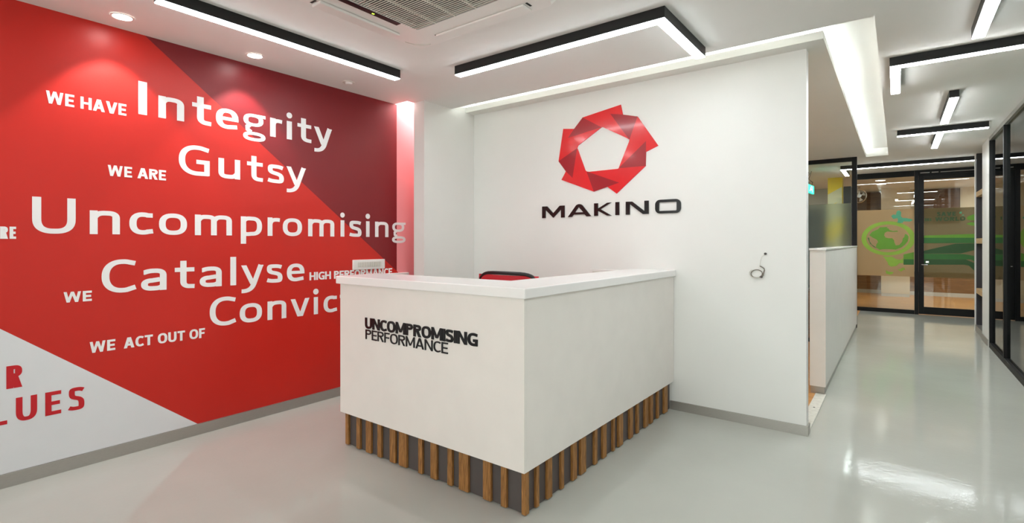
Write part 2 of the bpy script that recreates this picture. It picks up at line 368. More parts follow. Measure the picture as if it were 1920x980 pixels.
        rib([(W * .30, H * .43), (W * .19, H * .30), (W * .19, H * .17), (W * .36, H * .05)]); rib(se(W * .5, -H * .165, W * .5 - hs, H * .235 - ht, 0, 360, 28)[:-1], closed=True)
    elif ch == 'U': rib([(hs, H), (hs, H * .45)] + se(W / 2, H * .42, W / 2 - hs, H * .42 - ht, 180, 360, 24, 2.6) + [(W - hs, H)])
    elif ch == 'W':
        for a, b in ((.27, 0.03), (.27, .5), (.73, .5), (.73, .97)): dg(W * a, 0, hs + (W - s) * b, H, .95)
    elif ch == 'E': rect(0, 0, s, H); rect(0, 0, W, t); rect(0, H - t, W, H); rect(0, H / 2 - ht, W * .92, H / 2 + ht)
    elif ch == 'F': rect(0, 0, s, H); rect(0, H - t, W, H); rect(0, H * .5 - ht, W * .92, H * .5 + ht)
    elif ch == 'L': rect(0, 0, s, H); rect(0, 0, W, t)
    elif ch == 'T': rect(W / 2 - hs, 0, W / 2 + hs, H); rect(0, H - t, W, H)
    elif ch == 'H': rect(0, 0, s, H); rect(W - s, 0, W, H); rect(0, H / 2 - ht, W, H / 2 + ht)
    elif ch == 'A': dg(hs * 1.1, 0, W / 2 - s * .1, H, 1.1); dg(W - hs * 1.1, 0, W / 2 + s * .1, H, 1.1); rect(W * .22, H * .22, W * .78, H * .22 + t)
    elif ch in 'PR':
        a = H * .26; rect(0, 0, s, H)
        rib([(hs, H - ht), (W * .5, H - ht)] + se(W * .5, H - a, W * .48 - hs, a - ht, 90, -90, 16)[1:] + [(hs, H - 2 * a + ht)])
        if ch == 'R': dg(W - s * .6, 0, W * .48, H * .5, 1.15)
    elif ch == 'D': rib([(hs, ht), (hs, H - ht), (W * .4, H - ht)] + se(W * .5, H / 2, W * .5 - hs, H / 2 - ht, 90, -90, 16)[1:] + [(hs, ht)])
    elif ch == 'N': rect(0, 0, s, H); rect(W - s, 0, W, H); dg(W - hs * 1.1, 0, hs * 1.1, H, .95)
    elif ch == 'M': rect(0, 0, s, H); rect(W - s, 0, W, H); dg(W / 2 - s * .05, H * .15, hs, H, .85); dg(W / 2 + s * .05, H * .15, W - hs, H, .85)
    return P
CAPW = {'W': 1.22, 'E': .62, 'D': .80, 'H': .80, 'A': .88, 'V': .86, 'R': .74, 'C': .70, 'T': .72, 'O': .86, 'U': .78, 'F': .60, 'I': 0, 'G': .80, 'P': .70, 'M': .98, 'N': .82, 'S': .64, 'L': .58, ' ': .26}
def shift(P, du, dv):
    return [('strip', [(a + du, b + dv) for a, b in q[1]], [(a + du, b + dv) for a, b in q[2]], q[3]) if q[0] == 'strip' else [(a + du, b + dv) for a, b in q] for q in P]
def addpolys(bm, P, M, d0, d1):
    # pieces of one letter overlap, so each stands a hair prouder than the last
    for k, q in enumerate(P):
        d1 += .00006
        if q[0] == 'strip':
            n = len(q[1]); rows = [[bm.verts.new(M(p[0], p[1], d)) for p in e] for e, d in ((q[1], d0), (q[2], d0), (q[2], d1), (q[1], d1))]
            for i in range(n if q[3] else n - 1):
                j = (i + 1) % n
                for a in range(4): bm.faces.new((rows[a][i], rows[a][j], rows[(a + 1) % 4][j], rows[(a + 1) % 4][i]))
            if not q[3]:
                bm.faces.new([r[0] for r in rows]); bm.faces.new([r[-1] for r in rows][::-1])
            continue
        ar = sum(q[i][0] * q[(i + 1) % len(q)][1] - q[(i + 1) % len(q)][0] * q[i][1] for i in range(len(q)))
        if abs(ar) < 1e-9: continue
        prism(bm, q if ar > 0 else q[::-1], d0, d1, M)
def capword(word, u0, u1, v0, v1, s, t, gap, M, d0, d1, name, m, parent, label=None):
    """caps set between u0 and u1, v0..v1 high"""
    H = v1 - v0
    ws = [(s / H if c == 'I' else CAPW[c]) for c in word]
    tot = sum(ws) * H + gap * (len(word) - 1)
    k = (u1 - u0 - gap * (len(word) - 1) - sum(s for c in word if c == 'I')) / max(1e-6, (sum(w_ for w_, c in zip(ws, word) if c != 'I') * H))
    u = u0
    for c, wv in zip(word, ws):
        W = s if c == 'I' else wv * H * k
        if c != ' ':
            b1 = bmesh.new(); addpolys(b1, shift(glyph(c, W, H, s, t), u, v0), M, d0, d1); obj('letter', b1, m, parent, label)
        u += W + gap

# ------------------------------------------------------------------ the red mural on the left wall
mural = thing('wall_mural', 'huge red and white vinyl mural covering the left wall, lettered Integrity, Gutsy, Uncompromising', 'mural', (XL, 1.5, 0))
MX = lambda u, v, q: (XL + q, u, v)
slope = (1.108 - 2.791) / (3.38 - 1.244)
ymar = lambda z: 1.244 + (z - 2.791) / slope
sl2 = (.085 - .906) / (1.55 - .537)
zw = lambda y: .906 + (y - .537) * sl2
YE = 5.09; YP_ = 3.405
bm = bmesh.new(); prism(bm, [(-1.79, CH), (1.558, .079), (ymar(.079), .079), (YP_, 1.108), (ymar(CH), CH)], 0, .0015, MX); obj('red_panel', bm, RED, mural)
YP = 3.405
bm = bmesh.new(); prism(bm, [(YP, 1.108), (ymar(.079), .079), (YE, .079), (YE, 2.90), (3.39, 2.90), (3.39, CH), (YP, CH)], 0, .0015, MX); obj('lit_red_panel', bm, RED_LIT, mural, 'narrow strip at the far end of the mural, bright light on the red painted in as pink')  # brightly lit stretch of the red mural, its light put into the colour
bm = bmesh.new(); prism(bm, [(ymar(CH), CH), (YP, 1.108), (YP, CH)], 0, .0015, MX); obj('dark_red_panel', bm, MAROON, mural, 'dark red corner of the mural')
bm = bmesh.new(); prism(bm, [(-1.79, CH), (-2.6, CH), (-2.6, .079), (1.558, .079)], 0, .0015, MX); obj('white_panel', bm, VWHITE, mural, 'white triangle of the mural')
# big words: (letter, left px, right px) and wall heights
def row(word, exts, base, xh, cap, sx, tx, pyl):
    for i, (c, a, b) in enumerate(exts):
        bm = bmesh.new()
        u0 = onx(a, pyl(a), XL)[0]; u1 = onx(b, pyl(b), XL)[0]; W = u1 - u0
        H = cap if c in 'IGUCl' else xh
        st_ = W if c in 'Il' else sx
        P = glyph(c, W, H, st_, tx, X=xh)
        addpolys(bm, shift(P, u0, base), MX, .0016, .003)
        obj('letter', bm, LETTERW, mural, 'white letter of the word %s' % word)
mid = lambda px: 400
row('Integrity', [('I', 259.3, 275.4), ('n', 296.8, 345), ('t', 360, 396.4), ('e', 404.6, 446.8), ('g', 455.4, 497.5), ('r', 506.4, 528.6), ('i', 537, 547.5), ('t', 557.5, 584), ('y', 588.6, 621.8)], 2.262, .152, .222, .045, .030, mid)
row('Gutsy', [('G', 335, 392.9), ('u', 409.3, 450), ('t', 462.9, 493.2), ('s', 501.8, 532), ('y', 536.8, 573)], 1.885, .150, .218, .040, .030, mid)
row('Uncompromising', [('U', 60, 141.7), ('n', 168, 224.6), ('c', 242.3, 287.5), ('o', 297.9, 350.4), ('m', 365.2, 434.6), ('p', 451.3, 491), ('r', 501.5, 524.4), ('o', 530, 566), ('m', 577.5, 626.5), ('i', 637.7, 646), ('s', 655, 677.5), ('i', 685.2, 693.5), ('n', 703, 728), ('g', 734.8, 760.2)], 1.452, .150, .218, .040, .030, mid)
row('Catalyse', [('C', 190.3, 255.3), ('a', 264.2, 312), ('t', 327.5, 365.3), ('a', 374.2, 415.5), ('l', 431.7, 442.5), ('y', 451.9, 493.5), ('s', 500.2, 529.4), ('e', 537.7, 570.6)], 1.07, .150, .218, .040, .030, mid)
row('Conviction', [('C', 393, 442.4), ('o', 449.3, 491), ('n', 501.3, 536.5), ('v', 544.8, 579.8), ('i', 587, 597), ('c', 606.5, 632), ('t', 637, 660), ('i', 665, 674), ('o', 681, 706), ('n', 713, 738)], .77, .150, .218, .040, .030, mid)
def small(word, p0, p1, zb, zt, **k):
    capword(word, onx(p0, 400, XL)[0], onx(p1, 400, XL)[0], zb, zt, k.get('s', .0155), k.get('t', .0135), k.get('gap', .006), MX, .0016, .003, 'lettering', k.get('m', LETTERW), mural, label='%s letter of %s' % ('red' if k.get('m') else 'white', word))
small('WE HAVE', 85, 236.7, 2.235, 2.31)
small('WE ARE', 201, 311, 1.83, 1.9)
small('WE ARE', -75, 30, 1.42, 1.49)
small('WE', 118, 172, 1.03, 1.095)
small('HIGH PERFORMANCE', 580, 735, 1.07, 1.14, s=.016)
small('WE', 167, 216, .70, .77)
small('ACT OUT OF', 232, 384, .70, .77)
small('OUR', -90, 42, .56, .69, s=.03, t=.022, gap=.03, m=LETTERR)
small('VALUES', -160, 158, .36, .50, s=.028, t=.022, gap=.036, m=LETTERR)

# ------------------------------------------------------------------ wall sign on the back wall
sign = thing('wall_sign', 'red folded-ribbon pentagon emblem above black MAKINO letters on the white wall', 'sign', (-2.1, YB, 1.7))
MY = lambda u, v, q: (u, YB - q, v)
def lg(p): return ony(1000 + p[0] / 4.083, 180 + p[1] / 4.083, YB)
def lpiece(name, pts, m, d=.008, label=None):
    q = [lg(p) for p in pts]; bm = bmesh.new(); prism(bm, q[::-1], 0, d, MY)
    obj(name, bm, m, sign, label)
A_, B_, C_, D_, E_, F_, G_, H_, I_, J_, K_, L_, M_, N_, O_ = (232, 252), (315, 252), (380, 165), (672, 67), (688, 143), (800, 157), (958, 380), (865, 428), (862, 535), (640, 747), (570, 695), (466, 732), (218, 642), (252, 577), (196, 500)
for pts in ([C_, D_, E_, (592, 137), (738, 335), (718, 322), (537, 240), (525, 240)], [F_, G_, H_, (865, 345), (655, 553), (735, 350), (738, 335)],
            [I_, J_, K_, (660, 663), (410, 577), (430, 580), (650, 557), (655, 553)], [L_, M_, N_, (303, 627), (338, 400), (342, 405), (400, 568), (410, 577)],
            [O_, A_, B_, (268, 322), (525, 240), (345, 380), (338, 400)]): lpiece('ribbon', pts, LOGOR)
for pts in ([C_, (525, 240), (268, 322), B_], [(592, 137), E_, F_, (738, 335)], [(865, 345), H_, I_, (655, 553)], [(410, 577), (660, 663), K_, L_], [(338, 400), (303, 627), N_, O_]):
    lpiece('ribbon_fold', pts, LOGOD, .0082, 'dark red fold')
def mk(p): return ony(1000 + p[0] / 6.4, 350 + p[1] / 6.4, YB)
def mletter(polys):
    bm = bmesh.new()
    for q in polys: prism(bm, [mk(p) for p in q][::-1], 0, .012, MY)
    obj('letter', bm, BACRY, sign)
mletter([[(113, 238), (172, 236), (245, 318), (245, 372), (152, 275), (152, 375), (113, 377)], [(245, 318), (322, 228), (380, 225), (380, 368), (338, 370), (338, 270), (245, 372)]])
mletter([[(420, 365), (520, 222), (540, 211), (556, 208), (550, 242), (505, 308), (490, 333), (468, 362)], [(556, 208), (575, 210), (592, 220), (697, 352), (645, 355), (620, 330), (605, 305), (550, 242)], [(505, 308), (605, 305), (622, 331), (489, 334)]])
mletter([[(735, 200), (780, 198), (780, 262), (780, 287), (780, 348), (735, 350)], [(780, 262), (892, 192), (943, 188), (812, 270), (943, 345), (890, 346), (780, 287)]])
mletter([[(990, 185), (1035, 183), (1035, 338), (990, 340)]])
mletter([[(1115, 180), (1190, 178), (1338, 290), (1338, 168), (1388, 166), (1388, 325), (1320, 327), (1162, 208), (1162, 333), (1115, 335)]])
def rrect(x0, x1, z0, z1, r, n=6):
    o = []
    for cx, cz, a in ((x1 - r, z0 + r, -90), (x1 - r, z1 - r, 0), (x0 + r, z1 - r, 90), (x0 + r, z0 + r, 180)):
        for i in range(n + 1): b = R(a + 90 * i / n); o.append((cx + r * math.cos(b), cz + r * math.sin(b)))
    return o
x0 = mk((1467, 240))[0]; x1 = mk((1775, 240))[0]; z1 = mk((1625, 151))[1]; z0 = mk((1625, 318))[1]
xi0 = mk((1513, 240))[0]; xi1 = mk((1724, 240))[0]; zi1 = mk((1620, 184))[1]; zi0 = mk((1620, 287))[1]
oo = rrect(x0, x1, z0, z1, .042); ii = rrect(xi0, xi1, zi0, zi1, .006); bm = bmesh.new()
for i in range(len(oo)):
    j = (i + 1) % len(oo); prism(bm, [oo[i], oo[j], ii[j], ii[i]], 0, .012, MY)
obj('letter', bm, BACRY, sign)

# ------------------------------------------------------------------ reception desk
desk = thing('reception_desk', 'white L-shaped reception desk on an oak-slatted charcoal plinth, lettered UNCOMPROMISING PERFORMANCE', 'desk', (-2.3, 2.6, 0))
PX, PY = -1.49, 2.065
bx('front_panel', LAMW, -3.05, PX, PY, PY + .02, .237, 1.116, desk)
bx('side_panel', LAMW, PX - .02, PX, PY + .0205, YB - .005, .237, 1.116, desk)
bx('end_panel', LAMW, -3.05, -3.03, PY + .0205, PY + .33, .237, 1.116, desk)
bx('back_panel', LAMW, -3.029, PX - .35, PY + .31, PY + .33, .1, 1.116, desk)
bx('back_panel', LAMW, PX - .35, PX - .33, PY + .31, YB - .005, .1, 1.116, desk)
bm = bmesh.new(); CX0, CX1, CY0, CWD = -3.075, -1.472, 2.045, .375
prism(bm, [(CX0, CY0), (CX1, CY0), (CX1, YB - .002), (CX1 - CWD, YB - .002), (CX1 - CWD, CY0 + CWD), (CX0, CY0 + CWD)], 1.1165, 1.17)
obj('countertop', bm, TOPW, desk, 'glossy white solid countertop', bevel=.006, seg=3)
bm = bmesh.new(); prism(bm, [(-3.03, PY + .331), (PX - .351, PY + .331), (PX - .351, YB - .003), (PX - .95, YB - .003), (PX - .95, 2.80), (-3.03, 2.80)], .72, .745)
obj('worktop', bm, LAMW, desk)
bm = bmesh.new(); prism(bm, [(-3.02, 2.118), (-1.524, 2.118), (-1.524, YB - .013), (-1.6, YB - .013), (-1.6, 2.2), (-3.02, 2.2)], .004, .2365)
obj('plinth', bm, GREY, desk, 'charcoal plinth')
fs = [(74, 98), (162, 190), (237, 278), (329, 360), (427, 472), (500, 562), (655, 688), (753, 803), (888, 926), (980, 1055), (1172, 1235), (1315, 1360)]
for a, b in fs:
    u0 = ony(630 + a / 4.261, 850, 2.1)[0]; u1 = ony(630 + b / 4.261, 850, 2.1)[0]
    bx('slat', OAK, u0, u1, 2.1, 2.1175, .006, .236, desk, bevel=.0015, seg=1)
bx('slat', OAK, -1.534, -1.506, 2.1, 2.131, .006, .236, desk, bevel=.0015, seg=1)
for a, b in [(118, 145), (192, 230), (283, 308), (358, 392), (412, 453), (503, 527), (558, 587), (625, 642), (662, 695), (735, 760), (783, 800), (835, 860), (870, 892), (917, 932), (962, 987)]:
    u0 = onx(970 + a / 3.5, 850, -1.506)[0]; u1 = onx(970 + b / 3.5, 850, -1.506)[0]
    bx('slat', OAK, -1.5235, -1.506, u0 + .012, u1, .006, .236, desk, bevel=.0015, seg=1)
MD = lambda u, v, q: (u, PY - q, v)
capword('UNCOMPROMISING', -2.77, -1.798, .838, .909, .0185, .0145, .0055, MD, 0, .006, '', BACRY, desk)
capword('PERFORMANCE', -2.765, -2.02, .769, .832, .0098, .0085, .009, MD, 0, .006, '', BACRY, desk)

# ------------------------------------------------------------------ office chair behind the desk
ch = thing('office_chair', 'red mesh office chair with black frame tucked behind the white desk', 'chair', (-2.27, 3.0, 0))
cx, cy = -2.275, 2.93
bm = bmesh.new()
def curve_y(u): return -.035 * (1 - (u / .26) ** 2)
rim = []
for i in range(48):
    a = 2 * math.pi * i / 48; u, v = se(0, 0, .285, .29, math.degrees(a), math.degrees(a), 1, 5)[0]
    rim.append((cx + u, cy - curve_y(u) * -1 + (v * .06), .885 + v))
tube(bm, rim, .014, 10, closed=True); obj('back_frame', bm, BPLAS, ch, smooth=True)
bm = bmesh.new(); nx, nz = 14, 14; grid = []
for j in range(nz + 1):
    rw = []
    for i in range(nx + 1):
        u = (i / nx * 2 - 1) * .273; v = (j / nz * 2 - 1) * .275
        rw.append(bm.verts.new((cx + u, cy + curve_y(u) + v * .06, .885 + v)))
    grid.append(rw)
for j in range(nz):
    for i in range(nx): bm.faces.new((grid[j][i], grid[j][i + 1], grid[j + 1][i + 1], grid[j + 1][i]))
o = obj('backrest', bm, MESHR, ch, smooth=True); sd = o.modifiers.new('thick', 'SOLIDIFY'); sd.thickness = .008
bx('seat', MESHR, cx - .25, cx + .25, cy - .48, cy - .02, .45, .52, ch, bevel=.03, seg=4)
bx('spine', BPLAS, cx - .035, cx + .035, cy + .02, cy + .06, .44, .8, ch, bevel=.01)
for sx in (-1, 1):
    bm = bmesh.new(); tube(bm, [(cx + sx * .24, cy - .1, .46), (cx + sx * .3, cy - .1, .5), (cx + sx * .3, cy - .12, .68)], .016)
    a = obj('armrest', bm, BPLAS, ch)
    bx('arm_pad', BPLAS, cx + sx * .3 - .04, cx + sx * .3 + .04, cy - .26, cy + .02, .68, .705, a, bevel=.01)
bm = bmesh.new(); cyl(bm, (cx, cy - .22, .09), .028, .36); obj('column', bm, CHROME, ch)
for k in range(5):
    an = R(72 * k + 10); bm = bmesh.new()
    tube(bm, [(cx, cy - .22, .12), (cx + .29 * math.cos(an), cy - .22 + .29 * math.sin(an), .075)], .018)
    lg_ = obj('leg', bm, BPLAS, ch); bm = bmesh.new()
    cyl(bm, (cx + .28 * math.cos(an), cy - .22 + .28 * math.sin(an) - .02, .028), .028, .04, 16, axis='Y'); obj('caster', bm, BPLAS, lg_)

# ------------------------------------------------------------------ small things on the walls
sw = thing('switch_panel', 'long white multi-switch panel on the red wall above the desk counter', 'switch', (XL, 3.05, 1.14))
bx('plate', PLAST, XL + .0016, XL + .024, 2.874, 3.239, 1.141, 1.235, sw, bevel=.005)
for k in range(10):
    y0 = 2.92 + k * .0275
    bx('rocker_switch', PLASTG, XL + .024, XL + .029, y0, y0 + .023, 1.165, 1.212, sw, bevel=.001, seg=1)
s2 = thing('socket_panel', 'low white socket panel on the red wall just above the desk corner', 'socket', (XL, 3.4, 1.0))
bx('plate', PLAST, XL + .0016, XL + .03, 3.19, 3.545, 1.0, 1.09, s2, bevel=.005)
for k in range(3): bx('socket', PLASTG, XL + .03, XL + .034, 3.22 + k * .1, 3.30 + k * .1, 1.015, 1.075, s2, bevel=.002, seg=1)
xa, za = ony(1108, 503, YB); xb = -1.856
tk = thing('socket_panel', 'white wall box on the white wall at the far end of the counter', 'socket', (xa, YB, za - .1))
bx('plate', PLAST, xa, xb, YB - .028, YB - .001, za - .1, za - .004, tk, bevel=.004)
for k in range(2): bx('socket', PLASTG, xa + .03 + k * .1, xa + .11 + k * .1, YB - .032, YB - .028, za - .085, za - .02, tk, bevel=.002, seg=1)
# cable coil
cb = thing('cable_coil', 'thin grey cable coiled in a loop hanging out of the white wall', 'cable', (-.86, YB, 1.2))
def cp(zx, zy, d=.008): u, v = ony(1380 + zx / 9.8, 450 + zy / 9.8, YB); return (u, YB - d, v)
bm = bmesh.new(); cyl(bm, (cp(542, 250)[0], YB - .012, cp(542, 250)[2]), .009, .0115, 12, axis='Y'); obj('wall_grommet', bm, GREY, cb)
bm = bmesh.new(); tube(bm, [cp(*p) for p in ((542, 252), (520, 276), (485, 298), (462, 350), (450, 420), (445, 475))], .0018, 6); obj('lead', bm, PLASTG, cb)
pts = [cp(382 + 104 * math.cos(a), 615 + 72 * math.sin(a), .006 + .003 * math.sin(2 * a)) for a in [2 * math.pi * i / 32 for i in range(32)]]
bm = bmesh.new(); tube(bm, pts, .0034, 8, closed=True); obj('loop', bm, WIRE, cb, smooth=True)
pts = [cp(372 + 118 * math.cos(a), 608 + 82 * math.sin(a), .012) for a in [R(60 + 8 * i) for i in range(23)]]
bm = bmesh.new(); tube(bm, pts, .0026, 8); obj('loop', bm, PLASTG, cb, smooth=True)
bm = bmesh.new(); tube(bm, [cp(*p, .012) for p in ((445, 475), (490, 498), (520, 520), (528, 550), (515, 600), (500, 650), (478, 690))], .0042, 8); obj('tail', bm, WIRE, cb, smooth=True)
bm = bmesh.new(); cyl(bm, (cp(472, 675)[0], YB - .02, cp(472, 675)[2]), .008, .019, 10, axis='Y'); obj('plug', bm, GREY, cb)

# ------------------------------------------------------------------ ceiling: linear lights
GRP = 'black linear ceiling lights'
def inset(poly, d):
    n = len(poly); ar = sum(poly[i][0] * poly[(i + 1) % n][1] - poly[(i + 1) % n][0] * poly[i][1] for i in range(n)); sg = 1 if ar > 0 else -1
    o = []
    for i in range(n):
        p, c, q = Vector(poly[i - 1]), Vector(poly[i]), Vector(poly[(i + 1) % n])
        a = (c - p).normalized(); b = (q - c).normalized(); na = Vector((-a.y, a.x)) * sg; nb = Vector((-b.y, b.x)) * sg
        o.append(tuple(c + na * d + nb * d))
    return o
def linear(poly, label, z=CH, m=None):
    xs = [p[0] for p in poly]; ys = [p[1] for p in poly]
    t = thing('linear_light', label, 'light', (sum(xs) / len(xs), sum(ys) / len(ys), z), GRP)
    bm = bmesh.new(); prism(bm, poly, z - .068, z - .0005); obj('housing', bm, HOUS, t)
    bm = bmesh.new(); prism(bm, inset(poly, .0025), z - .074, z - .0685); obj('diffuser', bm, m or DIFF, t)
def rc(x0, x1, y0, y1): return [(x0, y0), (x1, y0), (x1, y1), (x0, y1)]
linear(rc(-3.285, -3.216, 1.04, 2.735), 'straight black linear light on the ceiling beside the red wall')
linear([(-2.80, 2.935), (-1.095, 2.935), (-1.095, 3.74), (-1.165, 3.74), (-1.165, 3.004), (-2.80, 3.004)], 'black L-shaped linear light on the ceiling above the reception desk')
linear(rc(.387, .455, 2.7, 4.46), 'straight linear light cut off by the top edge of the picture at right')
linear([(-.045, 4.80), (.93, 4.80), (.93, 4.87), (.024, 4.87), (.024, 5.69), (-.045, 5.69)], 'long black L-shaped linear light on the ceiling at the corridor entrance', m=DIFFC)
linear(rc(.385, .455, 6.18, 7.46), 'short straight linear light pointing down the corridor, third from the near end', m=DIFFC)
linear([(.001, 7.99), (.847, 7.99), (.847, 8.06), (.455, 8.06), (.455, 9.32), (.385, 9.32), (.385, 8.06), (.001, 8.06)], 'black T-shaped linear light on the ceiling halfway down the corridor', m=DIFFC)
linear([(-.83, 11.08), (1.2, 11.08), (1.2, 11.15), (-.76, 11.15), (-.76, 12.2), (-.83, 12.2)], 'long linear light across the corridor end passing over the glass screen')
# made-up fittings out of view, added to brighten the rooms
linear(rc(-2.2, 1.0, -1.2, -1.13), 'added straight linear fill light on the ceiling behind the camera')
linear(rc(-3.3, -3.23, -1.6, .2), 'added straight linear fill light along the near end of the red wall')
linear([(1.5, -.8), (1.57, -.8), (1.57, 1.9), (-.1, 1.9), (-.1, 1.83), (1.5, 1.83)], 'added L-shaped linear fill light over the lobby right of the camera')
linear(rc(-3.5, -2.3, 7.3, 7.37), 'added straight linear fill light over the back office', m=DIFFC)
linear(rc(2.3, 2.37, 13.6, 16.6), 'added straight linear fill light in the end room', m=DIFFC)
linear(rc(-2.4, -2.33, 12.7, 14.2), 'added linear fill light left of the yellow pillar in the end room', m=DIFFC)
linear(rc(-2.9, -2.83, 5.2, 6.9), 'added straight linear fill light in the back office behind the white wall', m=DIFFC)
linear(rc(-2.6, -2.53, 15.7, 16.9), 'added short linear fill light at the far left of the end room', m=DIFFC)
linear(rc(1.6, 1.67, 13.6, 16.3), 'added linear fill light at the far right of the end room', m=DIFFC)
linear(rc(2.4, 3.8, 7.3, 7.37), 'added straight linear fill light in the glazed side room', m=DIFFC)
linear(rc(-3.4, -2.0, 12.0, 12.07), 'added straight linear fill light behind the frosted screen', m=DIFFC)

# downlights on the red wall
def downlight(x, y, label, on=True, r=.052):
    t = thing('downlight', label, 'light', (x, y, CH), 'recessed ceiling downlights')
    bm = bmesh.new(); n = 28
    for r0, r1, z0, z1 in ((r * 1.18, r, CH - .001, CH - .006), (r, r * .86, CH - .006, CH - .001)):
        a = [bm.verts.new((x + r0 * math.cos(2 * math.pi * i / n), y + r0 * math.sin(2 * math.pi * i / n), z0)) for i in range(n)]
        b = [bm.verts.new((x + r1 * math.cos(2 * math.pi * i / n), y + r1 * math.sin(2 * math.pi * i / n), z1)) for i in range(n)]
        for i in range(n): bm.faces.new((a[i], a[(i + 1) % n], b[(i + 1) % n], b[i]))
    obj('trim_ring', bm, PLAST, t)
    bm = bmesh.new(); cyl(bm, (x, y, CH - .004), r * .9, .003, 28); obj('lamp', bm, DOWN if on else PLASTG, t)
    if on:
        L = bpy.data.lights.new('downlight_beam', 'SPOT'); L.energy = 14; L.spot_size = R(79); L.spot_blend = .28; L.shadow_soft_size = .03; L.color = (1, .96, .92)
        lo = bpy.data.objects.new('downlight_beam', L); COL.objects.link(lo); lo.location = (x, y, CH - .02); lo.rotation_euler = (0, R(8), 0)
        lo.parent = t; lo.matrix_parent_inverse = Matrix.Translation(-t.location)
downlight(-3.83, 1.045, 'lit round downlight, nearer the left edge of the picture')
downlight(-3.836, 1.864, 'lit round downlight between the straight linear light and the red wall')
dt = thing('ceiling_sensor', 'small unlit round white sensor on the ceiling by the end of the red wall', 'sensor', (-3.82, 2.67, CH))
bm = bmesh.new(); cyl(bm, (-3.82, 2.67, CH - .006), .05, .0055, 24, .055); obj('base', bm, PLASTG, dt)
bm = bmesh.new(); cyl(bm, (-3.82, 2.67, CH - .022), .026, .016, 20, .034); obj('lens', bm, PLAST, dt)

# ------------------------------------------------------------------ ceiling cassette air conditioner
ac = thing('air_conditioner', 'white four-way ceiling cassette air conditioner with a ribbed intake grille', 'air conditioner', (-2.1, 2.0, CH))
AX0, AX1, AY0, AY1, AZ = -2.715, -1.535, 1.32, 2.50, 2.772
def rr2(x0, x1, y0, y1, r, n=6):
    return rrect(x0, x1, y0, y1, r, n)
AZ = 2.764
GX0, GX1, GY0, GY1 = -2.46, -1.79, 1.575, 2.235
# panel built as a frame around the grille with sloping outer edge
bm = bmesh.new(); O1 = rr2(AX0, AX1, AY0, AY1, .07); O2 = rr2(AX0 + .03, AX1 - .03, AY0 + .03, AY1 - .03, .05); I2 = rr2(GX0, GX1, GY0, GY1, .012)
va = [bm.verts.new((x, y, CH - .001)) for x, y in O1]; vb = [bm.verts.new((x, y, AZ)) for x, y in O2]; vc = [bm.verts.new((x, y, AZ)) for x, y in I2]; vd = [bm.verts.new((x, y, CH - .001)) for x, y in I2]
n = len(O1)
for i in range(n):
    j = (i + 1) % n
    for p, q in ((va, vb), (vb, vc), (vc, vd)): bm.faces.new((p[i], p[j], q[j], q[i]))
obj('panel', bm, PLAST, ac)
bx('grille_backing', DARK, GX0, GX1, GY0, GY1, CH - .004, CH - .001, ac)
for k in range(36):
    y0 = GY0 + .004 + k * (GY1 - GY0 - .008) / 36
    bx('slat', PLASTG, GX0, GX1, y0, y0 + .0065, AZ + .001, AZ + .004, ac)
for k in range(1, 4):
    x0 = GX0 + k * (GX1 - GX0) / 4
    bx('grille_rib', PLASTG, x0 - .004, x0 + .004, GY0, GY1, AZ, AZ + .013, ac)
# flaps
v1 = bx('louvre', PLAST, -2.41, -1.70, 2.345, 2.435, AZ - .014, AZ - .001, ac, bevel=.005, seg=2)
v2 = bx('louvre', PLAST, -2.672, -2.582, 1.62, 2.195, AZ - .018, AZ - .001, ac, bevel=.006, seg=3)
bx('louvre', PLAST, -2.41, -1.70, 1.39, 1.47, AZ - .004, AZ - .001, ac, bevel=.001, seg=1)
bx('louvre', PLAST, -1.665, -1.585, 1.62, 2.195, AZ - .004, AZ - .001, ac, bevel=.001, seg=1)
for x, y in ((-2.425, 2.35), (-1.69, 2.35)): bx('louvre_gap', DARK, x, x + .014, y, y + .05, AZ - .0015, AZ - .0005, ac)
for x, y in ((-2.66, 2.2), (-2.66, 1.602)): bx('louvre_gap', DARK, x, x + .05, y, y + .014, AZ - .0015, AZ - .0005, ac)
ctl = bx('display_window', BPLAS, -2.505, -2.465, 1.68, 2.1, AZ - .003, AZ - .0005, ac)
ledm = mat('status led', (160, 220, 40), .4, emit=1.5, ecol=(.5, .9, .05), noise=.01)
bx('status_light', ledm, -2.492, -2.482, 1.90, 1.915, AZ - .004, AZ - .003, ctl)
bm = bmesh.new(); tube(bm, [(-2.665 + .11 * (1 - math.cos(R(a))) + .0, 2.31 + .13 * math.sin(R(a)), AZ - .0005) for a in range(0, 91, 10)], .003, 6); obj('corner_seam', bm, PLASTG, ac)

# ------------------------------------------------------------------ low partition of the corridor
lw = thing('low_partition', 'chest-high white laminate partition running along the left of the corridor', 'partition', (-.585, 7.7, 0))
bx('core_panel', LAMW, -.648, -.521, 5.44, 10.01, .07, 1.325, lw)
bx('top_cap', TOPW, -.655, -.514, 5.43, 10.015, 1.3255, 1.343, lw, bevel=.003)
bx('plinth', ALU, -.642, -.531, 5.455, 10.0, 0, .0695, lw)
# office furniture glimpsed behind
cbn = thing('storage_cabinet', 'dark brown low cabinet in the office glimpsed past the white wall corner', 'cabinet', (-1.2, 8.3, 0))
bx('body', WENGE, -1.6, -.80, 8.2, 8.6, .06, .72, cbn); bx('plinth', BLACK, -1.58, -.82, 8.23, 8.58, 0, .0595, cbn)
for k in range(2): d = bx('door', WENGE, -1.59 + k * .395, -1.21 + k * .395, 8.18, 8.1995, .08, .70, cbn, bevel=.002, seg=1); bx('handle', CHROME, -1.23 + k * .05, -1.22 + k * .05, 8.165, 8.1795, .45, .55, d)

